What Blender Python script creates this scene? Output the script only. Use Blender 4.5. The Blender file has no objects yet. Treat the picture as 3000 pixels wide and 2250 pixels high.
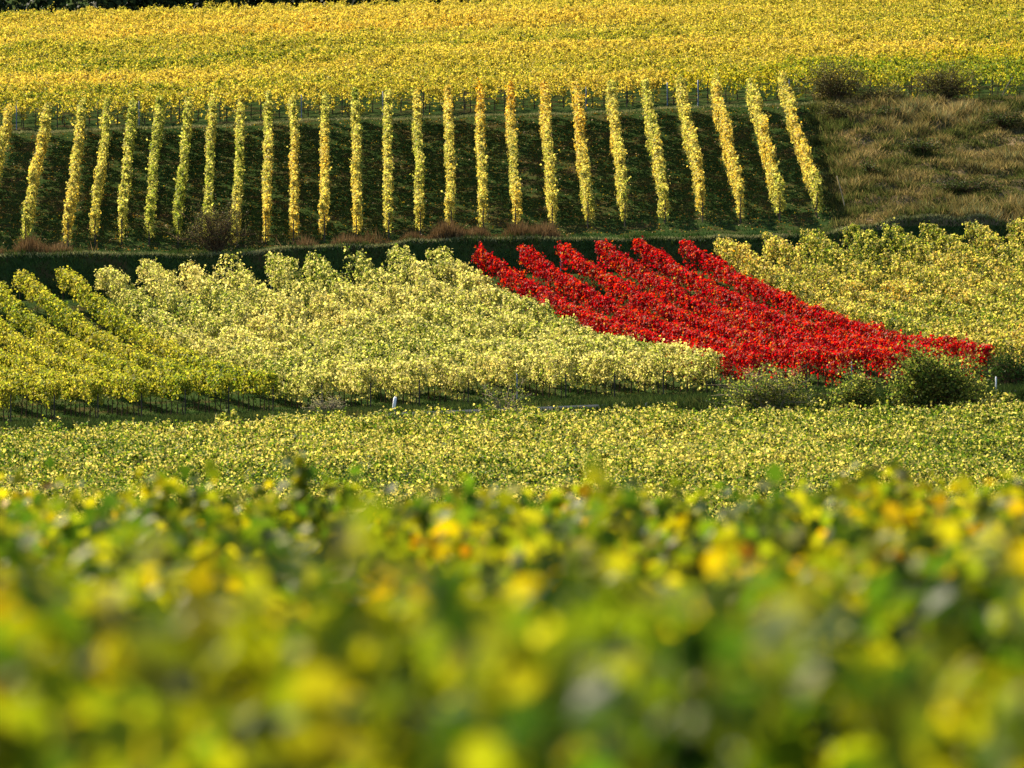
import bpy, math, random
import numpy as np

rng = np.random.default_rng(7)
random.seed(7)
C = bpy.context.scene.collection
K = 5e-5            # width of one photo pixel per metre of distance

# ------------------------------------------------------------------ camera
cd = bpy.data.cameras.new('camera')
cam = bpy.data.objects.new('camera', cd)
C.objects.link(cam)
cam.location = (0, 0, 0)
cam.rotation_euler = (math.radians(90), 0, 0)
cd.sensor_width = 36.0
cd.lens = 240.0
cd.clip_start = 0.5
cd.clip_end = 8000
cd.dof.use_dof = True
cd.dof.focus_distance = 378
cd.dof.aperture_fstop = 3.0
bpy.context.scene.camera = cam

# ------------------------------------------------------------------ light
SUN_EL, SUN_AZ = math.radians(36), math.radians(33)     # azimuth: to the left of the view axis, beyond the hill
w = bpy.data.worlds.new('World')
bpy.context.scene.world = w
w.use_nodes = True
nt = w.node_tree
sky = nt.nodes.new('ShaderNodeTexSky')
sky.sky_type = 'NISHITA'
sky.sun_disc = False
sky.sun_elevation = SUN_EL
sky.sun_rotation = -SUN_AZ
nt.links.new(sky.outputs[0], nt.nodes['Background'].inputs[0])
nt.nodes['Background'].inputs[1].default_value = 0.065
ld = bpy.data.lights.new('sun', 'SUN')
ld.energy = 5.0
ld.angle = math.radians(0.5)
ld.color = (1.0, 0.87, 0.66)
sun = bpy.data.objects.new('sun', ld)
C.objects.link(sun)
sun.rotation_euler = (math.radians(90) - SUN_EL, 0, math.radians(180) + SUN_AZ)
vs = bpy.context.scene.view_settings
vs.view_transform = 'Standard'
vs.look = 'None'
vs.exposure = 1.5
vs.gamma = 1.0
try:
    bpy.context.scene.cycles.max_bounces = 3
    bpy.context.scene.cycles.transmission_bounces = 2
    bpy.context.scene.cycles.diffuse_bounces = 1
except Exception:
    pass
from mathutils import Vector
_sd = Vector((-math.sin(SUN_AZ) * math.cos(SUN_EL), math.cos(SUN_AZ) * math.cos(SUN_EL), math.sin(SUN_EL)))
sun.rotation_euler = _sd.to_track_quat('Z', 'Y').to_euler()

# ------------------------------------------------------------------ helpers
def mesh(name, verts, faces, mat, parent=None, loc=(0, 0, 0), smooth=False, mats=None, fmat=None):
    verts = np.asarray(verts, dtype=np.float32)
    faces = np.asarray(faces, dtype=np.int32)
    me = bpy.data.meshes.new(name)
    n, k = faces.shape
    me.vertices.add(len(verts))
    me.vertices.foreach_set('co', (verts - np.asarray(loc, dtype=np.float32)).ravel())
    me.loops.add(n * k)
    me.loops.foreach_set('vertex_index', faces.ravel())
    me.polygons.add(n)
    me.polygons.foreach_set('loop_start', np.arange(0, n * k, k, dtype=np.int32))
    for m in (mats or [mat]):
        me.materials.append(m)
    if fmat is not None:
        me.polygons.foreach_set('material_index', np.asarray(fmat, dtype=np.int32))
    if smooth:
        me.polygons.foreach_set('use_smooth', np.ones(n, dtype=bool))
    me.update(calc_edges=True)
    o = bpy.data.objects.new(name, me)
    C.objects.link(o)
    if parent is not None:
        o.parent = parent
    else:
        o.location = loc
    return o


def thing(name, label, cat, loc, group=None):
    o = bpy.data.objects.new(name, None)
    C.objects.link(o)
    o.location = loc
    o['label'] = label
    o['category'] = cat
    if group:
        o['group'] = group
    return o


def tag(o, kind=None, label=None, cat=None, group=None):
    if kind:
        o['kind'] = kind
    if label:
        o['label'] = label
    if cat:
        o['category'] = cat
    if group:
        o['group'] = group
    return o


def nrm(a):
    return a / np.maximum(np.linalg.norm(a, axis=1, keepdims=True), 1e-6)


def tube(path, radii, sides=6):
    """closed tapered tube along a polyline -> verts, quads"""
    path = np.asarray(path, float)
    V, F = [], []
    for i, p in enumerate(path):
        t = path[min(i + 1, len(path) - 1)] - path[max(i - 1, 0)]
        t /= max(np.linalg.norm(t), 1e-6)
        a = np.cross(t, (0.3, 0.9, 0.2))
        a /= max(np.linalg.norm(a), 1e-6)
        b = np.cross(t, a)
        for j in range(sides):
            an = 2 * math.pi * j / sides
            V.append(p + radii[i] * (math.cos(an) * a + math.sin(an) * b))
    for i in range(len(path) - 1):
        for j in range(sides):
            j2 = (j + 1) % sides
            F.append((i * sides + j, i * sides + j2, (i + 1) * sides + j2, (i + 1) * sides + j))
    top = (len(path) - 1) * sides
    if sides == 4:
        F.append((0, 1, 2, 3))
        F.append((top, top + 1, top + 2, top + 3))
    elif sides == 6:
        for s in (0, top):
            F.append((s, s + 1, s + 2, s + 3))
            F.append((s, s + 3, s + 4, s + 5))
    return V, F


def join(parts):
    V, F, o = [], [], 0
    for v, f in parts:
        V.extend(v)
        F.extend([tuple(i + o for i in q) for q in f])
        o += len(v)
    return V, F


def smooth1d(n, step, seed=None):
    """smooth random curve, mean 0, about +-1"""
    m = max(int(n / step) + 4, 4)
    r = rng.normal(0, 0.6, m)
    x = np.linspace(0, m - 1.001, n)
    i = x.astype(int)
    f = x - i
    f = f * f * (3 - 2 * f)
    return r[i] * (1 - f) + r[np.minimum(i + 1, m - 1)] * f

# ------------------------------------------------------------------ materials
def ramp(nt, stops, interp='LINEAR'):
    r = nt.nodes.new('ShaderNodeValToRGB')
    r.color_ramp.interpolation = interp
    e = r.color_ramp.elements
    while len(e) < len(stops):
        e.new(0.5)
    for i, (p, c) in enumerate(stops):
        e[i].position = p
        e[i].color = (*c, 1)
    return r


def leaf_mat(name, stops, patch=0.08, amount=0.35, stretch=(1, 1, 1), trans=0.5, rough=0.65, spec=0.05, val=(0.4, 1.35)):
    """autumn leaf: hue by leaf and by patch, light shining through the blade"""
    m = bpy.data.materials.new(name)
    m.use_nodes = True
    nt = m.node_tree
    N, L = nt.nodes, nt.links
    N.clear()
    out = N.new('ShaderNodeOutputMaterial')
    geo = N.new('ShaderNodeNewGeometry')
    mp = N.new('ShaderNodeMapping')
    mp.inputs['Scale'].default_value = stretch
    L.new(geo.outputs['Position'], mp.inputs[0])
    no = N.new('ShaderNodeTexNoise')
    no.inputs['Scale'].default_value = patch
    no.inputs['Detail'].default_value = 3
    L.new(mp.outputs[0], no.inputs['Vector'])
    mr = N.new('ShaderNodeMapRange')
    mr.inputs[1].default_value = 0.3
    mr.inputs[2].default_value = 0.7
    L.new(no.outputs[0], mr.inputs[0])
    mx = N.new('ShaderNodeMix')
    mx.inputs[0].default_value = amount
    L.new(geo.outputs['Random Per Island'], mx.inputs[2])
    L.new(mr.outputs[0], mx.inputs[3])
    r = ramp(nt, stops)
    L.new(mx.outputs[0], r.inputs[0])
    # brightness from leaf to leaf
    mu = N.new('ShaderNodeMath')
    mu.operation = 'MULTIPLY'
    mu.inputs[1].default_value = 37.7
    L.new(geo.outputs['Random Per Island'], mu.inputs[0])
    fr = N.new('ShaderNodeMath')
    fr.operation = 'FRACT'
    L.new(mu.outputs[0], fr.inputs[0])
    vr = N.new('ShaderNodeMapRange')
    vr.inputs[3].default_value = val[0]
    vr.inputs[4].default_value = val[1]
    L.new(fr.outputs[0], vr.inputs[0])
    hs = N.new('ShaderNodeHueSaturation')
    L.new(r.outputs[0], hs.inputs['Color'])
    L.new(vr.outputs[0], hs.inputs['Value'])
    p = N.new('ShaderNodeBsdfPrincipled')
    p.inputs['Roughness'].default_value = rough
    p.inputs['Specular IOR Level'].default_value = spec
    L.new(hs.outputs[0], p.inputs['Base Color'])
    t = N.new('ShaderNodeBsdfTranslucent')
    h2 = N.new('ShaderNodeHueSaturation')
    h2.inputs['Saturation'].default_value = 1.1
    h2.inputs['Value'].default_value = 1.15
    L.new(hs.outputs[0], h2.inputs['Color'])
    L.new(h2.outputs[0], t.inputs[0])
    ms = N.new('ShaderNodeMixShader')
    ms.inputs[0].default_value = trans
    L.new(p.outputs[0], ms.inputs[1])
    L.new(t.outputs[0], ms.inputs[2])
    L.new(ms.outputs[0], out.inputs[0])
    return m


def rough_mat(name, stops, scale=3.0, rough=0.9, bump=0.3, detail=6, stretch=(1, 1, 1), spec=None):
    m = bpy.data.materials.new(name)
    m.use_nodes = True
    nt = m.node_tree
    N, L = nt.nodes, nt.links
    p = N['Principled BSDF']
    p.inputs['Roughness'].default_value = rough
    p.inputs['Specular IOR Level'].default_value = 0.0 if spec is None else spec
    geo = N.new('ShaderNodeNewGeometry')
    mp = N.new('ShaderNodeMapping')
    mp.inputs['Scale'].default_value = stretch
    L.new(geo.outputs['Position'], mp.inputs[0])
    no = N.new('ShaderNodeTexNoise')
    no.inputs['Scale'].default_value = scale
    no.inputs['Detail'].default_value = detail
    no.inputs['Roughness'].default_value = 0.65
    L.new(mp.outputs[0], no.inputs['Vector'])
    r = ramp(nt, stops)
    L.new(no.outputs[0], r.inputs[0])
    L.new(r.outputs[0], p.inputs['Base Color'])
    if bump:
        b = N.new('ShaderNodeBump')
        b.inputs['Strength'].default_value = bump
        b.inputs['Distance'].default_value = 0.1
        L.new(no.outputs[0], b.inputs['Height'])
        L.new(b.outputs[0], p.inputs['Normal'])
    return m

DKG, GRN, LIM = (0.035, 0.075, 0.018), (0.10, 0.17, 0.025), (0.30, 0.33, 0.035)
YEL, CRM, GLD, ORA = (0.55, 0.46, 0.06), (0.72, 0.61, 0.26), (0.64, 0.42, 0.07), (0.50, 0.21, 0.03)
BRN = (0.13, 0.07, 0.03)
M = {
    'lime': leaf_mat('lime leaves', [(0, DKG), (0.12, GRN), (0.36, (0.27, 0.31, 0.04)), (0.64, (0.46, 0.43, 0.07)), (0.92, (0.58, 0.47, 0.10)), (1, ORA)], 0.10),
    'cream': leaf_mat('cream leaves', [(0, DKG), (0.14, GRN), (0.36, (0.40, 0.43, 0.08)), (0.62, (0.68, 0.62, 0.22)), (0.9, (0.72, 0.60, 0.20)), (1, ORA)], 0.10),
    'red': leaf_mat('crimson leaves', [(0, (0.10, 0.012, 0.012)), (0.2, (0.34, 0.014, 0.022)), (0.55, (0.58, 0.042, 0.042)), (0.8, (0.64, 0.10, 0.06)), (0.9, (0.45, 0.22, 0.05)), (0.95, (0.5, 0.36, 0.1)), (1, (0.16, 0.18, 0.04))], 0.3, trans=0.48, amount=0.2, spec=0.06),
    'amber': leaf_mat('amber leaves', [(0, DKG), (0.2, GRN), (0.42, (0.36, 0.37, 0.06)), (0.68, (0.66, 0.56, 0.16)), (0.85, (0.68, 0.48, 0.13)), (1, ORA)], 0.09),
    'terrace': leaf_mat('golden green leaves', [(0, DKG), (0.14, GRN), (0.32, (0.32, 0.36, 0.06)), (0.55, (0.60, 0.54, 0.15)), (0.75, (0.70, 0.50, 0.10)), (1, ORA)], 0.09, (0.6), (1, 0.3, 0.3)),
    'hill': leaf_mat('gold leaves', [(0, DKG), (0.18, GRN), (0.39, (0.38, 0.35, 0.05)), (0.64, (0.63, 0.50, 0.11)), (0.92, (0.66, 0.45, 0.09)), (1, ORA)], 0.055, 0.55, (0.35, 1.2, 1)),
    'hillmid': leaf_mat('gold green leaves', [(0, DKG), (0.25, GRN), (0.5, (0.30, 0.32, 0.04)), (0.8, (0.56, 0.44, 0.07)), (1, GLD)], 0.055, 0.5, (0.35, 1.2, 1)),
    'hillgreen': leaf_mat('green gold leaves', [(0, DKG), (0.25, GRN), (0.5, (0.26, 0.29, 0.04)), (0.78, (0.52, 0.43, 0.07)), (1, GLD)], 0.055, 0.45, (0.35, 1.2, 1)),
    'carpet': leaf_mat('yellow green leaves', [(0, DKG), (0.36, GRN), (0.56, (0.32, 0.35, 0.05)), (0.68, (0.66, 0.58, 0.17)), (0.95, (0.68, 0.56, 0.15)), (1, ORA)], 0.07, 0.35, trans=0.45),
    'near': leaf_mat('near vine leaves', [(0, (0.02, 0.05, 0.01)), (0.33, (0.08, 0.15, 0.018)), (0.57, (0.24, 0.275, 0.028)), (0.79, (0.46, 0.41, 0.045)), (0.90, (0.62, 0.36, 0.03)), (1, (0.28, 0.12, 0.02))], 0.8, 0.5, trans=0.52, rough=0.55, spec=0.075, val=(.35, 1.3)),
    'shrub': leaf_mat('shrub leaves', [(0, DKG), (0.4, (0.10, 0.16, 0.03)), (0.7, (0.32, 0.33, 0.07)), (1, (0.55, 0.48, 0.14))], 0.5, 0.3),
    'bramble': leaf_mat('bramble leaves', [(0, (0.02, 0.035, 0.012)), (0.5, (0.05, 0.08, 0.022)), (0.85, (0.12, 0.12, 0.035)), (1, (0.22, 0.12, 0.05))], 0.5, 0.3, trans=0.3),
    'brownbush': leaf_mat('brown bush leaves', [(0, (0.04, 0.045, 0.015)), (0.5, (0.11, 0.115, 0.035)), (0.8, (0.20, 0.17, 0.055)), (1, (0.26, 0.20, 0.06))], 0.6, 0.3, trans=0.3),
    'wood_leaf': leaf_mat('forest leaves', [(0, (0.015, 0.03, 0.012)), (0.6, (0.03, 0.05, 0.018)), (1, (0.07, 0.08, 0.025))], 0.1, 0.4, trans=0.15),
    'grass': leaf_mat('green grass', [(0, (0.02, 0.05, 0.013)), (0.4, (0.045, 0.095, 0.022)), (0.7, (0.085, 0.12, 0.028)), (1, (0.15, 0.085, 0.035))], 0.22, 0.6, trans=0.15, spec=0.0, rough=1.0),
    'roadgrass': leaf_mat('roadside grass', [(0, (0.02, 0.04, 0.014)), (0.5, (0.05, 0.085, 0.022)), (0.85, (0.12, 0.13, 0.04)), (1, (0.2, 0.12, 0.06))], 0.3, 0.5, trans=0.2, spec=0.0, rough=1.0),
    'pale': leaf_mat('pale grass and sunlit rim', [(0, (0.12, 0.15, 0.05)), (0.5, (0.26, 0.27, 0.12)), (1, (0.42, 0.38, 0.20))], 0.5, 0.4, trans=0.2, spec=0.0, rough=1.0),
    'dry': leaf_mat('dry grass blades', [(0, (0.05, 0.05, 0.02)), (0.35, (0.14, 0.12, 0.045)), (0.65, (0.29, 0.22, 0.09)), (1, (0.46, 0.35, 0.19))], 0.3, 0.6, trans=0.35, spec=0.0, rough=1.0),
    'drybank': leaf_mat('brown bank grass', [(0, (0.07, 0.05, 0.02)), (0.4, (0.14, 0.085, 0.04)), (0.8, (0.24, 0.16, 0.08)), (1, (0.34, 0.24, 0.13))], 0.4, 0.4, trans=0.2, spec=0.0, rough=1.0),
    'scrubgreen': leaf_mat('olive scrub grass', [(0, (0.025, 0.04, 0.012)), (0.5, (0.07, 0.09, 0.025)), (0.8, (0.15, 0.13, 0.05)), (1, (0.32, 0.24, 0.11))], 0.3, 0.5, trans=0.35, spec=0.0, rough=1.0),
    'fallen': leaf_mat('fallen leaves', [(0, (0.14, 0.07, 0.03)), (0.5, (0.35, 0.2, 0.05)), (1, (0.5, 0.4, 0.06))], 0.3, 0.2, trans=0.2),
    'soil': rough_mat('dark grassy soil', [(0.3, (0.016, 0.036, 0.012)), (0.5, (0.034, 0.056, 0.016)), (0.7, (0.07, 0.046, 0.022))], 0.5),
    'scrub': rough_mat('dry scrub soil', [(0.3, (0.04, 0.045, 0.02)), (0.5, (0.13, 0.10, 0.05)), (0.7, (0.28, 0.20, 0.12))], 0.35),
    'road': rough_mat('worn asphalt', [(0.3, (0.035, 0.04, 0.055)), (0.7, (0.07, 0.075, 0.09))], 2.0, 0.85),
    'bark': rough_mat('vine bark', [(0.3, (0.035, 0.025, 0.018)), (0.7, (0.12, 0.085, 0.06))], 9, stretch=(1, 1, .25)),
    'timber': rough_mat('grey timber', [(0.3, (0.03, 0.025, 0.02)), (0.7, (0.09, 0.075, 0.06))], 6, stretch=(1, 1, .2)),
    'steel': rough_mat('galvanised steel', [(0.3, (0.09, 0.12, 0.18)), (0.7, (0.16, 0.20, 0.30))], 5, 0.5, 0, spec=.4),
    'white': rough_mat('white paint', [(0.3, (0.68, 0.70, 0.72)), (0.7, (0.82, 0.82, 0.82))], 4, 0.6, 0, spec=.3),
    'twig': rough_mat('twigs', [(0.3, (0.045, 0.03, 0.018)), (0.7, (0.13, 0.09, 0.05))], 4),
    'paletwig': rough_mat('pale twigs', [(0.3, (0.2, 0.16, 0.1)), (0.7, (0.38, 0.32, 0.22))], 4),
}

# ------------------------------------------------------------------ terrain
X7 = [0, 500, 1000, 1500, 2000, 2500, 3000]
_yb = np.array([1250, 1233, 1212, 1185, 1168, 1150, 1132.])
_yt = np.array([885, 870, 852, 808, 800, 766, 752.])
_tb = (np.array([0, 500, 950, 1200, 1500, 1840, 2300, 2450, 3000.]), np.array([735, 726, 722, 700, 684, 672, 650, 632, 606.]))
_tt = (np.array([0, 500, 1000, 1500, 1900, 2200, 2400, 3000.]), np.array([393, 378, 353, 343, 325, 313, 303, 303.]))
_hb = (np.array([0, 500, 1000, 1500, 1900, 2200, 2400, 3000.]), np.array([374, 360, 335, 325, 307, 297, 290, 297.]))
_hc = (np.array([0, 500, 1000, 1500, 3000.]), np.array([112, 92, 72, 52, 20.]))
XA = np.linspace(-300, 3300, 73)


def _cl(xy):
    return np.interp(XA, *xy)


LINES = []      # (distance, heights along XA)


def zline(d, z):
    LINES.append((d, np.full(len(XA), float(z))))


def yline(d, ys, off=0.0):
    LINES.append((d, (1125 - ys) * K * d - off))


zline(-400, -1.6)
zline(0, -2.08)
zline(62, -2.53)
zline(78, -3.6)
zline(140, -8.0)
zline(215, -9.5)
zline(250, -7.4)
yline(262, _cl(([0, 3000], [1478, 1478])), 1.7)
yline(328.5, _cl((X7, [1266, 1243, 1224, 1213, 1204, 1198, 1182])), 1.7)
_rd = _cl(([0, 500, 1200, 1700, 2000, 2500, 3000], [1272, 1250, 1222, 1202, 1190, 1172, 1157]))
yline(332.5, _rd + 3)
yline(333, _rd)
yline(337.5, _rd - 15)
yb, yt = _cl((X7, _yb)), _cl((X7, _yt))
yline(343, yb)
for t, f in ((.2, .10), (.4, .25), (.6, .44), (.8, .69)):
    yline(343 + 50 * t, yb + (yt - yb) * f)
yline(393, yt)
yline(395, yt - 5)
_bk = ([0, 300, 700, 850, 1150, 1200, 1700, 2000, 2400, 2500, 2620, 3000], [748, 748, 748, 731, 718, 706, 701, 705, 690, 672, 645, 640])
bk = _cl(_bk)
yline(396.5, bk)
tb, tt, hb, hc = _cl(_tb), _cl(_tt), _cl(_hb), _cl(_hc)
yline(401, tb)
yline(409, tb + (tt - tb) * .27)
yline(417, tb + (tt - tb) * .53)
yline(425, tb + (tt - tb) * .77)
yline(433, tt)
yline(436, tt - 10)
yline(437.5, hb)
for d, f in ((455, .2), (485, .47), (525, .76)):
    yline(d, hb + (hc - hb) * f)
yline(570, hc)
LINES.append((580, LINES[-1][1] + .2))
LINES.append((620, LINES[-1][1] - 1.0))
zline(900, 52)
zline(3500, 300)
LD = np.array([l[0] for l in LINES])
LZ = np.array([l[1] for l in LINES])


def gz(X, D):
    X, D = np.atleast_1d(np.asarray(X, float)), np.atleast_1d(np.asarray(D, float))
    dd = np.maximum(D, 40)
    xp = np.clip(1500 + X / (K * dd), XA[0], XA[-1])
    fx = (xp - XA[0]) / (XA[1] - XA[0])
    ix = np.minimum(fx.astype(int), len(XA) - 2)
    fx -= ix
    j = np.clip(np.searchsorted(LD, D, side='right') - 1, 0, len(LD) - 2)
    t = np.clip((D - LD[j]) / (LD[j + 1] - LD[j]), 0, 1)
    a = LZ[j, ix] * (1 - fx) + LZ[j, ix + 1] * fx
    b = LZ[j + 1, ix] * (1 - fx) + LZ[j + 1, ix + 1] * fx
    z = a * (1 - t) + b * t
    hillf = np.clip((D - 442) / 25, 0, 1) * np.clip((640 - D) / 40, 0, 1)
    z += hillf * (.30 * np.sin(D * .23 + X * .045 + 1) + .25 * np.sin(D * .11 - X * .06) + .12 * np.sin(X * .21 + D * .4))
    cf = np.clip((D - 262) / 10, 0, 1) * np.clip((325 - D) / 10, 0, 1)
    z += cf * (.14 * np.sin(D * .2 + X * .08) + .12 * np.sin(X * .17 - D * .11))
    bump = np.clip((D - 396) / .6, 0, 1) * np.clip((436 - D) / 2, 0, 1)
    z += bump * (.035 * np.sin(X * 1.7 + D * .3) + .05 * np.sin(X * .53 + 2))
    sc = bump * np.clip((X / (K * dd) + 1500 - np.interp(D, [396, 402, 434], [2520, 2508, 2420])) / 60, 0, 1)
    z += sc * (.16 * np.sin(X * 1.1 + 1.3 * np.sin(D * .7)) * np.sin(D * .9 + X * .4) + .12 * np.sin(D * 1.9 + X * .8) + .10 * np.sin(X * 2.3 - D * 1.2))
    return z


def P(px, d, up=0.0):
    x = (px - 1500) * K * d
    return np.array([x, d, gz(x, d)[0] + up])


def build_ground():
    ds = np.concatenate([np.array([-400, -200, -100, -40]), np.arange(-20, 80, 4), np.arange(80, 250, 8), np.arange(250, 328, 1.5),
                         np.arange(328, 343, .5), np.arange(343, 393, 1.0), np.arange(393, 402, .25), np.arange(402, 432, 1.0),
                         np.arange(432, 440, .5), np.arange(440, 580, 1.5), np.arange(580, 700, 10), np.array([740, 800, 900, 1100, 1400, 2000, 2700, 3500])])
    u = np.linspace(-1, 1, 241)
    u = np.sign(u) * np.abs(u) ** 1.15
    hw = np.where(ds < 600, np.maximum(70, .13 * np.abs(ds)), .13 * 600 + (ds - 600) * .8)
    D = np.repeat(ds[:, None], len(u), 1)
    X = hw[:, None] * u[None, :]
    Z = gz(X.ravel(), D.ravel())
    V = np.stack([X.ravel(), D.ravel(), Z], 1)
    nr, nc = D.shape
    i = np.arange(nr - 1)[:, None] * nc + np.arange(nc - 1)[None, :]
    F = np.stack([i, i + 1, i + 1 + nc, i + nc], -1).reshape(-1, 4)
    c = V[F].mean(1)
    xp = 1500 + c[:, 0] / (K * np.maximum(c[:, 1], 40))
    edge = np.interp(c[:, 1], [396, 402, 434], [2490, 2478, 2390])
    scrub = (c[:, 1] > 396.3) & (c[:, 1] < 437) & (xp > edge)
    o = mesh('ground', V, F, None, mats=[M['soil'], M['scrub']], fmat=scrub.astype(int), smooth=True)
    tag(o, 'structure')
    return o


build_ground()


def build_road():
    xs = np.linspace(-75, 75, 301)
    ds = np.linspace(333.3, 337.2, 7)
    X, D = np.meshgrid(xs, ds)
    Z = gz(X.ravel(), D.ravel()) + .012
    V = np.stack([X.ravel(), D.ravel(), Z], 1)
    i = np.arange(6)[:, None] * 301 + np.arange(300)[None, :]
    F = np.stack([i, i + 1, i + 302, i + 301], -1).reshape(-1, 4)
    tag(mesh('road', V, F, M['road'], smooth=True), 'structure')


build_road()

# ------------------------------------------------------------------ leaves
def leaf_quads(c, n, tip, size, fold=.14, wid=.46):
    """one kite-shaped folded blade per leaf"""
    n = nrm(n)
    a = tip - n * np.sum(tip * n, 1, keepdims=True)
    a = nrm(a)
    b = np.cross(n, a)
    s = size[:, None]
    v = np.stack([c - a * s * .42, c + b * s * wid + n * s * fold + a * s * .04, c + a * s * .58 - n * s * .06, c - b * s * wid + n * s * fold + a * s * .04], 1)
    V = v.reshape(-1, 3)
    F = np.arange(len(V)).reshape(-1, 4)
    return V, F


LOBES = [(0, -.42, -.02), (.20, -.46, .02), (.44, -.22, .10), (.34, -.02, .05), (.48, .20, .10), (.24, .24, .04), (0, .60, -.10),
         (-.24, .24, .04), (-.48, .20, .10), (-.34, -.02, .05), (-.44, -.22, .10), (-.20, -.46, .02)]


def leaf_lobed(c, n, tip, size):
    n = nrm(n)
    a = nrm(tip - n * np.sum(tip * n, 1, keepdims=True))
    b = np.cross(n, a)
    s = size[:, None]
    pts = [c]
    for x, y, z in LOBES:
        pts.append(c + s * (b * x + a * y + n * z))
    v = np.stack(pts, 1)
    V = v.reshape(-1, 3)
    k = len(LOBES)
    tri = np.array([(0, 1 + j, 1 + (j + 1) % k) for j in range(k)])
    F = (np.arange(len(c))[:, None, None] * (k + 1) + tri[None]).reshape(-1, 3)
    return V, F


def row_foliage(A, B, dens, H, W, h0, size, hn=.12, wn=.25, low=0.0, shoots=.5, lobed=False, gaps=0.0, outward=.9, fall=1.0, clump=6, cr=.085):
    """leaves of one trellised row from A to B (plan points); returns verts, faces"""
    A, B = np.asarray(A, float), np.asarray(B, float)
    Ln = np.linalg.norm(B - A)
    t = (B - A) / Ln
    pr = np.array([-t[1], t[0]])
    m = max(int(Ln / .2), 8)
    hc_ = H * (1 + hn * smooth1d(m, 3.5) + hn * .7 * smooth1d(m, 12))
    wc_ = W * np.clip(1 + wn * smooth1d(m, 4) + wn * .6 * smooth1d(m, 14), .45, 1.8)
    off_ = .10 * smooth1d(m, 25) + .06 * smooth1d(m, 6)
    lo_ = h0 * (1 + .25 * smooth1d(m, 3))
    n = int(Ln * dens)
    s = rng.uniform(0, Ln, n)
    if gaps:
        keep = rng.uniform(0, 1, n) < np.clip(1 - gaps * (smooth1d(m, 6)[np.minimum((s / Ln * m).astype(int), m - 1)] > .6), .1, 1)
        s = s[keep]
        n = len(s)
    k = np.minimum((s / Ln * m).astype(int), m - 1)
    Hs, Ws, lo = hc_[k], wc_[k], lo_[k]
    lo = lo + (Hs - lo) * low
    q = rng.uniform(0, 1, n)
    top = q < .24
    hrel = rng.uniform(0, 1, n) ** .85
    h = lo + (Hs - lo) * hrel
    prof = np.sqrt(np.clip(1 - ((hrel - .5) / .62) ** 4, .12, 1)) * (1 - .22 * hrel)
    side = np.where(rng.uniform(0, 1, n) < .5, -1., 1.)
    v = side * Ws * prof * np.clip(1 - np.abs(rng.normal(0, .28, n)), .05, 1.1)
    v = np.where(top, rng.uniform(-.8, .8, n) * Ws, v)
    h = np.where(top, Hs - np.abs(rng.normal(0, .10, n)) * H * .6, h)
    nx = rng.normal(0, .55, (n, 3))
    nx[:, 2] += np.where(top, 1.0, .45)
    nx[:, 0] += np.where(top, 0, side * outward) * pr[0]
    nx[:, 1] += np.where(top, 0, side * outward) * pr[1]
    tip = rng.normal(0, .5, (n, 3))
    tip[:, 2] -= fall
    if clump > 1 and n > clump:
        ci = rng.integers(0, n, n // clump)
        pick = ci[rng.integers(0, len(ci), n)]
        o3 = rng.normal(0, cr, (n, 3))
        s, v, h, top, side = s[pick] + o3[:, 0], v[pick] + o3[:, 1], h[pick] + o3[:, 2], top[pick], side[pick]
        s = np.clip(s, 0, Ln)
        nx = nx[pick] * .5 + rng.normal(0, .4, (n, 3)) + (o3[:, :1] * np.array([[t[0], t[1], 0]]) + o3[:, 1:2] * np.array([[pr[0], pr[1], 0]]) + o3[:, 2:] * np.array([[0, 0, 1.]])) / cr * .5
    if shoots:
        ns = int(Ln * shoots)
        ss = rng.uniform(0, Ln, ns)
        S, Hh, Vv = [], [], []
        for x in ss:
            kk = min(int(x / Ln * m), m - 1)
            ln = rng.uniform(.15, .5) * H / 1.9
            cnt = rng.integers(3, 8)
            f = np.linspace(.1, 1, cnt)
            S.append(x + f * rng.normal(0, .15) + rng.normal(0, .03, cnt))
            Hh.append(hc_[kk] - .08 + f * ln)
            Vv.append(wc_[kk] * rng.uniform(-.7, .7) + f * rng.normal(0, .2) + rng.normal(0, .03, cnt))
        S, Hh, Vv = map(np.concatenate, (S, Hh, Vv))
        s, h, v = np.concatenate([s, S]), np.concatenate([h, Hh]), np.concatenate([v, Vv])
        e = len(S)
        nn = rng.normal(0, .7, (e, 3))
        nn[:, 2] += .6
        tt_ = rng.normal(0, .6, (e, 3))
        tt_[:, 2] -= .7
        nx, tip = np.concatenate([nx, nn]), np.concatenate([tip, tt_])
    k = np.clip((s / Ln * m).astype(int), 0, m - 1)
    v = v + off_[k]
    x = A[0] + t[0] * s + pr[0] * v
    y = A[1] + t[1] * s + pr[1] * v
    z = gz(A[0] + t[0] * s, A[1] + t[1] * s) + h
    c = np.stack([x, y, z], 1)
    sz = size * rng.uniform(.7, 1.3, len(c))
    return leaf_lobed(c, nx, tip, sz) if lobed else leaf_quads(c, nx, tip, sz)


def post_mesh(name, h, r, mat, lean=(0, 0)):
    V, F = tube([(0, 0, -.25), (lean[0] * .5, lean[1] * .5, h * .5), (lean[0], lean[1], h)], [r, r, r * .95], 6)
    return mesh(name, V, F, mat)


_proto = {}


def child_copy(key, parent, off, maker, rz=0.0, sc=1.0):
    """first call builds the piece, later calls copy the object (mesh shared)"""
    if key not in _proto:
        o = maker()
        _proto[key] = o
    else:
        o = _proto[key].copy()
        C.objects.link(o)
    o.parent = parent
    o.location = off
    o.rotation_euler = (0, 0, rz)
    o.scale = (1, 1, sc)
    return o


def trunk_maker(kind):
    r = random.Random(kind)
    def f():
        p = [(0, 0, -.12)]
        x = y = 0
        for i in range(1, 5):
            x += r.uniform(-.05, .05)
            y += r.uniform(-.05, .05)
            p.append((x, y, i * .22))
        V, F = tube(p, [.045, .036, .03, .027, .02], 6)
        return mesh('trunk', V, F, M['bark'], smooth=True)
    return f


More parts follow.
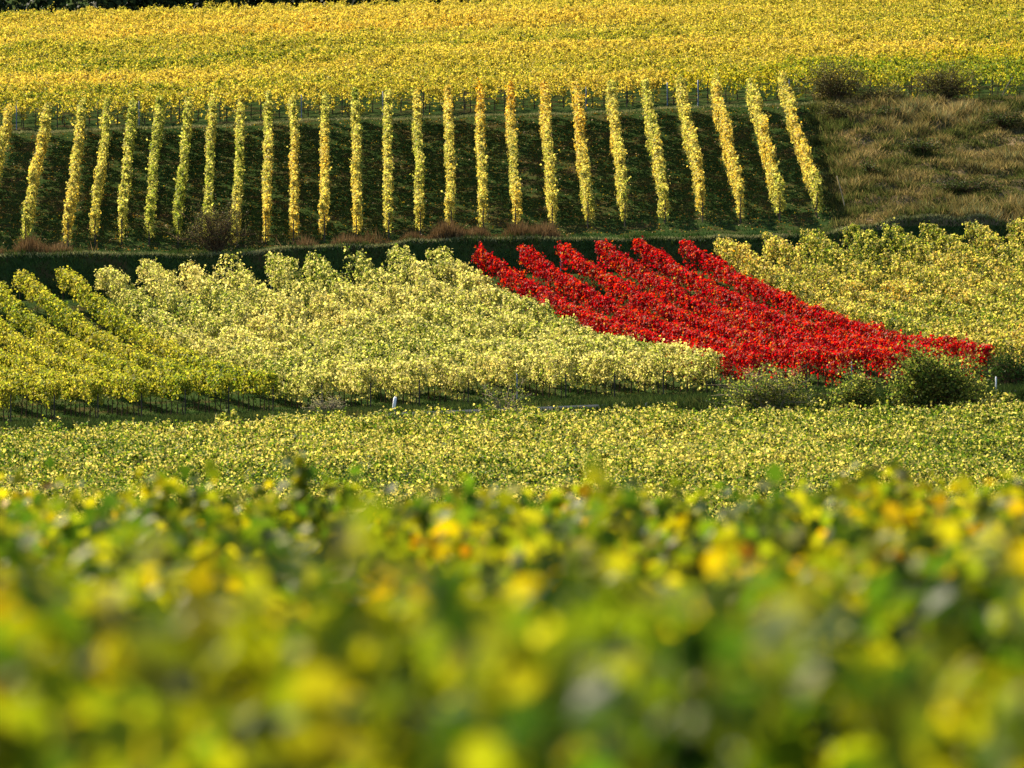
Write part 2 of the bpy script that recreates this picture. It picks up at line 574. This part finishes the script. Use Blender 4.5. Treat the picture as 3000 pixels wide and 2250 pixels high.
def row(name, label, group, A, B, mat, kw, posts=(), trunks=(), base=None, post='timber', ph=1.5, skirt=None, under=None):
    """one vine row: foliage, end posts, visible trunks"""
    base = np.asarray(A if base is None else base, float)
    loc = (base[0], base[1], float(gz(base[0], base[1])[0]))
    r = thing(name, label, 'vine row', loc, group)
    V, F = row_foliage(A, B, **kw)
    if skirt:
        V2, F2 = row_foliage(A, along(A, B, [3.2])[0], **skirt)
        V, F = np.concatenate([V, V2]), np.concatenate([F, F2 + len(V)])
    if under:
        V2, F2 = row_foliage(A, B, **under)
        V, F = np.concatenate([V, V2]), np.concatenate([F, F2 + len(V)])
    mesh('foliage', V, F, mat, parent=r, loc=loc)
    for i, p in enumerate(posts):
        z = float(gz(p[0], p[1])[0])
        child_copy('post' + post, r, (p[0] - loc[0], p[1] - loc[1], z - loc[2]), lambda: post_mesh('post', ph, .034, M[post]), rng.uniform(0, 6), rng.uniform(.94, 1.06))
    for p in trunks:
        z = float(gz(p[0], p[1])[0])
        k = int(rng.integers(0, 4))
        child_copy('trunk%d' % k, r, (p[0] - loc[0], p[1] - loc[1], z - loc[2]), trunk_maker(k), rng.uniform(0, 6), rng.uniform(.85, 1.1))
    return r


def along(A, B, dists):
    A, B = np.asarray(A, float), np.asarray(B, float)
    t = (B - A) / np.linalg.norm(B - A)
    return [A + t * d for d in dists]


ORD = ['', 'first', 'second', 'third', 'fourth', 'fifth', 'sixth', 'seventh', 'eighth', 'ninth', 'tenth', 'eleventh', 'twelfth', 'thirteenth',
       'fourteenth', 'fifteenth', 'sixteenth', 'seventeenth', 'eighteenth', 'nineteenth', 'twentieth', 'twenty-first', 'twenty-second',
       'twenty-third', 'twenty-fourth', 'twenty-fifth', 'twenty-sixth', 'twenty-seventh', 'twenty-eighth', 'twenty-ninth', 'thirtieth']

# ------------------------------------------------------------------ middle slope: rows running down to the road
def middle_slope():
    d0, d1 = 343.5, 392.5
    tops = [1395 + 121 * i for i in range(-22, 16)]
    for i, xt in enumerate(tops):
        idx = i - 22                       # 0 .. 5 are the red rows
        xb = float(np.interp(xt, [-1000, 170, 1398, 2008, 3400], [-455, 780, 2230, 2900, 4430]))
        if 0 <= idx <= 5:
            xt = [1398, 1530, 1642, 1752, 1872, 2008][idx]
        xt += rng.uniform(-6, 6)
        db, dt = d0 + rng.uniform(-.3, .3), d1 + rng.uniform(-.5, .5)
        A = ((xb - 1500) * K * db, db)
        B = ((xt - 1500) * K * dt, dt)
        if xb < -420 or xt > 3330:
            continue
        if xb > 3500:                      # keep only the stretch near the frame
            f = (3500 - xt) / (xb - xt)
            A = (B[0] + (A[0] - B[0]) * f, B[1] + (A[1] - B[1]) * f)
        under = dict(dens=40, H=1.1, W=.15, h0=.3, size=.13, shoots=0)
        kw = dict(dens=400, H=2.1, W=.54, h0=.9, size=.135, hn=.10, wn=.25, shoots=.9, gaps=.5)
        if 0 <= idx <= 5:
            n = ORD[idx + 1]
            lab = ['crimson vine row along the left edge of the red block, beside creamy rows', '', '', '', '', 'crimson vine row along the right edge of the red block, beside amber rows'][idx] or \
                f'crimson vine row, {n} from the left edge of the red block'
            m, g = 'red', 'crimson vine rows in the red block'
            kw.update(W=.28, gaps=.2, H=1.98, h0=1.1, hn=.06, cr=.068, shoots=.6)
        elif idx > 5:
            lab = f'amber yellow vine row on the middle slope, {ORD[idx - 5]} to the right of the red block'
            m, g = 'amber', 'amber vine rows right of the red block'
        elif idx >= -9:
            lab = f'creamy yellow bushy vine row, {ORD[-idx]} to the left of the red block'
            m, g = 'cream', 'creamy vine rows left of the red block'
            kw.update(hn=.15, W=.54, wn=.42)
        else:
            lab = f'trimmed lime yellow vine row with dark gap, {ORD[-idx - 9]} left of the creamy rows'
            m, g = 'lime', 'lime vine rows at the left of the middle slope'
            kw.update(hn=.05, H=2.05, h0=1.08, W=.36, wn=.15, shoots=.35, gaps=0, dens=360)
        if idx < -9:
            under = None
        elif 0 <= idx <= 5:
            under['dens'] = 35
        st = 'steel' if idx in (-5, 2) else 'timber'
        row('vine_row', lab, g, A, B, M[m], kw, posts=[along(A, B, [-.15])[0], along(B, A, [-.1])[0]],
            under=under, trunks=along(A, B, np.arange(.5, 8, 1.15) + rng.uniform(-.15, .15, 7)), post=st)


middle_slope()

# ------------------------------------------------------------------ dark terrace: rows running straight up
def terrace():
    bot = [-42, 55, 147, 205, 263, 322, 385, 448, 512, 574, 634, 701, 770, 840, 908, 975, 1044, 1114, 1193, 1270, 1350, 1437, 1518, 1600, 1685, 1765]
    top = [18, 102, 180, 230, 288, 342, 406, 461, 518, 582, 636, 702, 770, 838, 902, 968, 1035, 1103, 1173, 1245, 1320, 1395, 1470, 1545, 1620, 1690]
    bot = [-240, -140] + bot
    top = [-150, -65] + top
    n = len(bot)
    for i in range(n):
        d0, d1 = 401.3 + rng.uniform(-.2, .6), 433.3 + rng.uniform(-.3, .3)
        A = ((bot[i] * 1.356 - 1500) * K * d0, d0)
        B = ((top[i] * 1.356 - 1500) * K * d1, d1)
        k = n - i
        if i == n - 1:
            lab = 'golden green vine row bordering the brown scrub, outermost on the dark terrace'
        else:
            lean = 'leaning' if i < 7 else ('upright narrow' if i < 19 else 'wide leafy')
            lab = f'{lean} golden vine row on the dark terrace, {ORD[k]} counted from the brown scrub'
        gold = (i < 4) or (12 <= i <= 19)
        kw = dict(dens=480, H=1.9 + rng.uniform(-.1, .1), W=.10 if i < 20 else .15, h0=.3, size=.135, hn=.13, wn=.7, shoots=1.2, gaps=.8, clump=8, cr=.075)
        row('vine_row', lab, 'vine rows running up the dark terrace', A, B, M['terrace'], kw, posts=[along(A, B, [-.1])[0], along(B, A, [-.1])[0]],
            trunks=along(A, B, [.4, 1.5, 2.6]), post='timber')


terrace()

# ------------------------------------------------------------------ upper hillside
def clip_row(A0, t, smax, margin=1.2, pad=3.0, dmax=1e9):
    s = np.arange(0, smax, 1.0)
    x, d = A0[0] + t[0] * s, A0[1] + t[1] * s
    ok = (np.abs(x) < .075 * d * margin + pad) & (d < dmax)
    if ok.sum() < 6:
        return None
    i = np.where(ok)[0]
    return (x[i[0]], d[i[0]]), (x[i[-1]], d[i[-1]]), i[0] == 0


def hillside():
    t = np.array([.64, .768])
    for x0 in np.arange(-172, 44, 2.6):
        d0 = 436.6 + rng.uniform(-.3, .3)
        r = clip_row((x0, d0), t, 200, dmax=571)
        if r is None:
            continue
        A, B, front = r
        kw = dict(dens=200, H=1.9, W=.36, h0=.7, size=.122, hn=.14, wn=.35, low=.25, shoots=.8, cr=.07, gaps=.7, outward=1.2, fall=1.6)
        if front:
            kw.update(dens=230, h0=.95, low=.0)
            skirt = dict(dens=60, H=1.1, W=.3, h0=.1, size=.14, hn=.2, wn=.3, shoots=0)
            lab = 'golden vine row ending with a post at the path above the dark terrace'
            g = 'hillside vine rows ending at the path'
        else:
            lab = 'golden vine row high on the upper hillside among close rows'
            g = 'vine rows high on the upper hillside'
        posts = along(A, B, [-.1]) if front else []
        tr = along(A, B, [.5, 1.7, 2.9, 4.1]) if front else []
        o = row('vine_row', lab, g, A, B, M['hill' if x0 + rng.normal(0, 2) < 6 else ('hillmid' if x0 + rng.normal(0, 2) < 16 else 'hillgreen')], kw, posts=posts, trunks=tr, skirt=skirt if front else None, post='steel' if rng.uniform() < .4 else 'timber')


hillside()

# ------------------------------------------------------------------ lower vineyard in front of the road
def lower_vineyard():
    t = np.array([.87, .493])
    for q in np.arange(-60, 130, 2.05):
        # q: distance along the normal (-.493,.87)
        A0 = np.array([0, 262.0]) + q * np.array([-.493, .87]) - t * 120
        s = np.arange(0, 240, .5)
        x, d = A0[0] + t[0] * s, A0[1] + t[1] * s
        ok = (np.abs(x) < .075 * d * 1.2 + 3) & (d < 329.2) & (d > 250)
        if ok.sum() < 10:
            continue
        i = np.where(ok)[0]
        A, B = (x[i[0]], d[i[0]]), (x[i[-1]], d[i[-1]])
        kw = dict(dens=230, cr=.09, clump=9, H=1.75, W=.5, h0=.6, size=.128, hn=.15, wn=.3, low=.3, shoots=1.0, gaps=.6)
        road = B[1] > 328
        row('vine_row', 'yellow green vine row of the lower vineyard ending at the grey road' if road else 'yellow green vine row of the lower vineyard, clear of the road',
            'lower vineyard rows reaching the road' if road else 'lower vineyard rows below the road', A, B, M['carpet'], kw,
            posts=along(B, A, [-.1]) if road else [])


lower_vineyard()

# ------------------------------------------------------------------ out-of-focus vines close to the camera
SHOOTS = [(12, 880, 1330, 24, 60), (11, 440, 1395, 18, 10), (6, 1740, 1345, 40, 22), (6, 1840, 1420, 30, 8), (9, 1230, 1430, 30, 9), (9, 2280, 1440, 30, 9), (3, 2990, 1600, 50, 12)]


def near_rows():
    ds = [14.2, 15.8, 17.6, 19.7, 22, 24.8, 28, 31.6, 35.6, 40, 45, 51, 57, 62]
    labs = ['dark heavily blurred vine row along the bottom edge of the picture',
            'large blurred leaves of the vine row just above the picture\'s bottom edge']
    for i, d in enumerate(ds):
        hw = .075 * d * 1.25 + 4.5
        A, B = (-hw, d - .02 * hw), (hw, d + .02 * hw)
        n = len(ds) - i
        if i < 2:
            lab = labs[i]
        elif i == len(ds) - 1:
            lab = 'sharpest of the blurred vine rows, in front of the lower vineyard'
        else:
            lab = f'blurred green and yellow vine row, {ORD[n]} behind which the lower vineyard starts' if False else f'soft blurred vine row, {ORD[n]} counted down from the lower vineyard'
        kw = dict(dens=320 if d > 20 else 260, clump=5, cr=.11, H=1.40 if d > 21 else 1.45, W=.34, h0=.5, size=.115, hn=.10, wn=.4, low=.15, shoots=2.4, gaps=.7, lobed=True)
        r = row('vine_row', lab, 'blurred vine rows close to the camera', A, B, M['near'], kw)
        for di, p, top, wpx, cnt in SHOOTS:
            if di != i:
                continue
            f = rng.uniform(0, 1, cnt)
            x = (p - 1500) * K * d + rng.normal(0, 1, cnt) * wpx * K * d * (1 - .5 * f)
            z0 = gz(x, np.full(cnt, d)) + 1.25
            z1 = (1125 - top) * K * d
            c = np.stack([x, d + rng.normal(0, .06, cnt), z0 * (1 - f) + z1 * f], 1)
            nn = rng.normal(0, .7, (cnt, 3)) + np.array([0, 0, .5])
            V, F = leaf_lobed(c, nn, rng.normal(0, .6, (cnt, 3)) - np.array([0, 0, .6]), .12 * rng.uniform(.7, 1.2, cnt))
            ts, fs = tube([(np.mean(x), d, np.min(c[:, 2]) - .5), (np.mean(x), d, np.mean(c[:, 2])), (x[np.argmax(f)], d, np.max(c[:, 2]))], [.006, .005, .003], 4)
            parts = [ts]
            ft = [(q[0], q[1], q[2]) for q in fs] + [(q[0], q[2], q[3]) for q in fs]
            for ci in c:                   # leaf stalks
                zc = np.clip(ci[2] - .05, np.min(c[:, 2]) - .4, np.max(c[:, 2]))
                o = sum(len(p) for p in parts)
                parts.append([(np.mean(x) - .003, d, zc), (np.mean(x) + .003, d, zc), tuple(ci)])
                ft.append((o, o + 1, o + 2))
            o = sum(len(p) for p in parts)
            V, F = np.concatenate([np.concatenate([np.array(p) for p in parts]), V]), np.concatenate([np.array(ft), F + o])
            mesh('shoot', V, F, M['near'], parent=r, loc=tuple(r.location))


near_rows()

# ------------------------------------------------------------------ grass, scrub and fallen leaves
def blades(xd, h, wd, mat, name, lean=.35, up=0.0):
    X, D = xd[:, 0], xd[:, 1]
    n = len(X)
    b = np.stack([X, D, gz(X, D) + up], 1)
    an = rng.uniform(0, 2 * math.pi, n)
    hh = h * rng.uniform(.5, 1.3, n)
    ww = wd * rng.uniform(.6, 1.4, n)
    ax = np.stack([np.cos(an), np.sin(an), np.zeros(n)], 1)
    le = np.stack([rng.normal(0, lean, n), rng.normal(0, lean, n), np.ones(n)], 1) * hh[:, None]
    V = np.stack([b - ax * ww[:, None] * .5, b + ax * ww[:, None] * .5, b + le], 1).reshape(-1, 3)
    F = np.arange(3 * n).reshape(-1, 3)
    return tag(mesh(name, V, F, M[mat]), 'stuff')


def px_scatter(n, p0, p1, d0, d1):
    d = rng.uniform(d0, d1, n)
    p = rng.uniform(p0, p1, n)
    return np.stack([(p - 1500) * K * d, d], 1)


def scrub_edge(d):
    return np.interp(d, [396, 402, 434], [2490, 2478, 2390])


# terrace floor: short grass in wavy ridges
a = px_scatter(90000, -250, 2500, 397.2, 433)
k = (np.sin(a[:, 1] * 5.2 + .8 * np.sin(a[:, 0] * .5)) + rng.normal(0, .6, len(a)) > 0) & ((a[:, 0] / (K * a[:, 1]) + 1500) < scrub_edge(a[:, 1]))
blades(a[k], .13, .07, 'grass', 'terrace_grass', .6)
# path strip above the terrace and sunlit rim of the bank edge, put in as paler grass
blades(px_scatter(9000, -250, 2420, 433.2, 434.6), .12, .05, 'pale', 'path_grass', .6)
a = px_scatter(16000, -250, 3300, 396.4, 396.9)
blades(a[:12000], .18, .06, 'pale', 'sunlit_verge_grass', .6)
blades(px_scatter(22000, -250, 3300, 394.6, 396.5), .2, .07, 'grass', 'bank_grass', .6)
# middle slope floor and roadside
blades(px_scatter(30000, -300, 3300, 337.6, 345), .3, .05, 'roadgrass', 'roadside_grass', .5)
blades(px_scatter(14000, -300, 1130, 330.2, 333.6), .5, .06, 'roadgrass', 'roadside_grass', .4)
blades(px_scatter(8000, 1130, 1760, 330.0, 333.2), .24, .05, 'roadgrass', 'roadside_grass', .4)
blades(px_scatter(14000, 1760, 3300, 330.2, 333.6), .5, .06, 'roadgrass', 'roadside_grass', .4)
blades(px_scatter(40000, -300, 3300, 345, 394.5), .15, .08, 'grass', 'slope_grass', .6)
# dry scrub
a = px_scatter(120000, 2380, 3400, 396.8, 437)
xp = a[:, 0] / (K * a[:, 1]) + 1500
f = np.sin(a[:, 0] * .9 + 1.7 * np.sin(a[:, 1] * .5)) * np.sin(a[:, 1] * .8 + a[:, 0] * .3) + rng.normal(0, .5, len(a))
ins = xp + rng.normal(0, 12, len(a)) + 14 * np.sin(a[:, 1] * 1.3) > scrub_edge(a[:, 1]) + 8
big = np.sin(a[:, 0] * .35 + 2.2 * np.sin(a[:, 1] * .23 + 1)) + np.sin(a[:, 1] * .41 - a[:, 0] * .17)
hgt = np.clip(.34 + .16 * big + .22 * np.sin(a[:, 0] * 2.1 + a[:, 1] * .7) * np.sin(a[:, 1] * 1.7), .12, .9)
for msk, mt, nm, wd in ((ins & (f + .3 * big > .1), 'dry', 'dry_grass', .06), (ins & (f + .5 * big > 1.5), 'pale', 'pale_dry_grass', .08), (ins & (f + .4 * big < -.1), 'scrubgreen', 'scrub_grass', .07)):
    blades(a[msk], hgt[msk], wd, mt, nm, .6)
# dry grass fringe on the bank
parts = []
for pc, sg, n in ((20, 60, 1300), (150, 45, 1000), (950, 45, 900), (1040, 30, 500), (1230, 40, 1400), (1310, 60, 2000), (1400, 45, 1600), (1500, 40, 700), (1590, 35, 700)):
    d = rng.uniform(396.9, 399.2, n)
    parts.append(np.stack([(rng.normal(pc, sg, n) - 1500) * K * d, d], 1))
a = np.concatenate(parts)
blades(a, np.clip(.55 + .3 * np.sin(a[:, 0] * 1.3) + .25 * np.sin(a[:, 0] * 3.1 + 1), .15, 1.1), .05, 'drybank', 'dry_bank_grass', .3)
a = px_scatter(9000, -250, 2520, 396.2, 397.6)
a = a[np.sin(a[:, 0] * 1.9) + np.sin(a[:, 0] * .7 + 2) + rng.normal(0, .6, len(a)) > .3]
blades(a, .34, .06, 'grass', 'bank_edge_grass', .5)
# ragged weeds along the border of terrace and scrub
d = rng.uniform(398, 433, 5000)
x = (scrub_edge(d) - 1500) * K * d + rng.normal(0, .45, 5000) + .35 * np.sin(d * 1.1)
blades(np.stack([x, d], 1), np.clip(.4 + .25 * np.sin(d * 1.9), .12, .7), .06, 'scrubgreen', 'border_weeds', .5)
# fallen leaves
a = px_scatter(16000, -250, 2470, 399, 433)
n = len(a)
c = np.stack([a[:, 0], a[:, 1], gz(a[:, 0], a[:, 1]) + .05], 1)
nn = rng.normal(0, .5, (n, 3))
nn[:, 2] += 1
V, F = leaf_quads(c, nn, rng.normal(0, 1, (n, 3)), rng.uniform(.07, .14, n))
tag(mesh('fallen_leaves', V, F, M['fallen']), 'stuff')

# ------------------------------------------------------------------ shrubs
def bush(name, label, loc, wx, wy, h, nb, leaves, leaf, mat, twig, group=None, open_=0.0, droop=0.0):
    """branches fanning from the base with leaves on the outer wood"""
    loc = np.asarray(loc, float)
    r = thing(name, label, 'bush', tuple(loc), group)
    rd = random.Random(len(label) * 7 + int(h * 100))
    parts, tips = [], []
    for i in range(nb):
        an = rd.uniform(0, 2 * math.pi)
        el = rd.uniform(.15, 1.0)
        end = np.array([math.cos(an) * wx * math.sqrt(1 - el * el * .85), math.sin(an) * wy * math.sqrt(1 - el * el * .85), h * el]) * rd.uniform(.45, 1.18)
        mid = end * .5 + np.array([rd.uniform(-.1, .1) * wx, rd.uniform(-.1, .1) * wy, h * .14 * (1 + droop)])
        st = np.array([rd.uniform(-.12, .12) * wx, rd.uniform(-.12, .12) * wy, -.1])
        parts.append(tube([st, mid, end], [.028, .018, .007], 4))
        for j in range(4):
            f = rd.uniform(.4, 1)
            p0 = mid + (end - mid) * (f - .4) / .6 if f > .4 else mid
            q = p0 + np.array([rd.gauss(0, .2) * wx, rd.gauss(0, .2) * wy, rd.uniform(-.05, .22) * h])
            q[2] = min(max(q[2], .08), h * 1.08)
            parts.append(tube([p0, q], [.011, .005], 4))
            tips.append((p0, q))
    V, F = join(parts)
    mesh('branches', np.array(V) + loc, F, M[twig], parent=r, loc=tuple(loc))
    if leaves:
        T = np.array([t[0] for t in tips]), np.array([t[1] for t in tips])
        k = rng.integers(0, len(tips), leaves)
        f = rng.uniform(0, 1.1, leaves)[:, None]
        c = T[0][k] * (1 - f) + T[1][k] * f + rng.normal(0, .06 + .05 * h, (leaves, 3))
        c[:, 2] = np.maximum(c[:, 2], .06)
        nn = rng.normal(0, .8, (leaves, 3))
        nn[:, 2] += .5
        V, F = leaf_quads(c + loc, nn, rng.normal(0, 1, (leaves, 3)) - np.array([0, 0, .5]), leaf * rng.uniform(.6, 1.3, leaves))
        mesh('foliage', V, F, M[mat], parent=r, loc=tuple(loc))
    return r


bush('bush', 'bare brown twiggy bush on the bank below the terrace', P(632, 398.0), 2.4, 1.2, 3.1, 110, 2600, .08, 'brownbush', 'twig')
bush('bush', 'large round green yellow bush at the road below the red block', P(2750, 330.9), 2.4, 1.2, 3.3, 130, 9500, .13, 'shrub', 'twig')
bush('bush', 'wide thin twiggy shrub beside the road at the red block\'s lower corner', P(2250, 330.9), 2.6, 1.2, 2.6, 110, 5500, .11, 'shrub', 'paletwig')
bush('bush', 'small green shrub between two larger shrubs on the roadside', P(2500, 331.0), 1.1, .9, 2.3, 55, 3000, .12, 'shrub', 'twig')
bush('bush', 'tall pale weed with thin arching stems beside the white road post', P(1480, 331.6), 1.5, .8, 2.0, 30, 600, .10, 'shrub', 'paletwig')
bush('bush', 'low pale flowering weed near the white road post', P(960, 339.6), 1.1, .8, 1.0, 40, 500, .10, 'pale', 'paletwig')
bush('bush', 'dark green bush at the frame\'s right edge above the road', P(2960, 341.5), 1.6, 1.3, 1.9, 50, 1900, .12, 'grass', 'twig')  # made-up dark foliage standing in for the shaded ends of the amber rows
bush('bush', 'dark brown bush between the last terrace row and hillside vines', P(2450, 434.5), 2.2, 1.5, 2.5, 80, 3200, .10, 'brownbush', 'twig')
bush('bush', 'rounded brown bush at the top of the dry scrub', P(2770, 435.0), 2.4, 1.5, 2.4, 80, 3200, .10, 'brownbush', 'twig')
bush('bush', 'low brown bush in the middle of the scrub\'s upper edge', P(2590, 433.0), 1.9, 1.2, 1.3, 50, 1700, .10, 'brownbush', 'twig')
bush('bramble', 'low dark green bramble in the middle of the dry scrub', P(2700, 417), 1.5, 1.2, .8, 40, 1500, .10, 'bramble', 'twig')
bush('bramble', 'wide low bramble near the lower edge of the dry scrub', P(2830, 405.5), 2.1, 1.3, .7, 50, 1900, .10, 'bramble', 'twig')
bush('bramble', 'small round bramble where the scrub meets the last terrace row', P(2545, 411), .9, .9, .8, 30, 900, .10, 'bramble', 'twig')
bush('bramble', 'dark bramble at the scrub\'s outer side near the frame edge', P(2950, 424), 1.7, 1.2, .9, 45, 1700, .10, 'bramble', 'twig')
bush('bramble', 'low bramble just below the low brown bush on the scrub', P(2610, 428), 1.2, 1.0, .7, 36, 1100, .10, 'bramble', 'twig')
bush('bush', 'rusty low bush beside the last terrace row, below the brown bush', P(2450, 428), 1.3, 1.2, 1.2, 40, 1300, .10, 'brownbush', 'twig')

# ------------------------------------------------------------------ posts standing alone
def lone_post(label, p, h, r, mat, lean=(0, 0), cap=None):
    t = thing('marker_post', label, 'post', tuple(p))
    V, F = tube([(0, 0, -.2), (lean[0] * .5, lean[1] * .5, h * .5), (lean[0], lean[1], h)], [r, r, r], 6)
    o = mesh('shaft', V, F, M[mat])
    o.parent = t
    V, F = tube([(lean[0], lean[1], h), (lean[0], lean[1], h + r * .8)], [r * .98, r * .4], 6)
    o = mesh('cap', V, F, M[cap or mat])
    o.parent = t
    return t


lone_post('short white road post leaning beside the road', P(1152, 338.3), .72, .085, 'white', (.1, 0))
lone_post('thin white road post right of the large round bush', P(2918, 338.0), .65, .04, 'white')
lone_post('bluish steel stake on the path, left of its pair', P(2045, 434.2), 1.7, .045, 'steel')
lone_post('bluish steel stake on the path, right of its pair', P(2106, 436.2), 1.7, .045, 'steel')
lone_post('leaning grey stake at the upper right edge of the scrub', P(2925, 436.4), 1.5, .03, 'paletwig', (.9, 0))
lone_post('pale leaning pole between the dark terrace and the scrub', P(2478, 403.0), 1.9, .03, 'paletwig', (-.5, .5))

# ------------------------------------------------------------------ dark wood beyond the crest
def wood():
    Vs, Fs, o = [], [], 0
    for i in range(80):
        x, d = rng.uniform(-75, 14), rng.uniform(600, 626)
        z = gz(x, d)[0]
        h, wd = rng.uniform(7, 11), rng.uniform(2.2, 3.4)
        n = 700
        u = nrm(rng.normal(0, 1, (n, 3))) * (rng.uniform(0, 1, (n, 1)) ** .3)
        c = np.array([x, d, z + h * .55]) + u * np.array([wd, wd, h * .5])
        nn = u + rng.normal(0, .5, (n, 3))
        V, F = leaf_quads(c, nn, rng.normal(0, 1, (n, 3)), rng.uniform(.4, .75, n))
        Vs.append(V)
        Fs.append(F + o)
        o += len(V)
        V, F = tube([(x, d, z - .2), (x, d, z + h * .6)], [.22, .1], 6)
        Vs.append(np.array(V))
        Fs.append(np.array(F) + o)
        o += len(V)
    tag(mesh('forest', np.concatenate(Vs), np.concatenate(Fs), M['wood_leaf']), 'stuff')


wood()
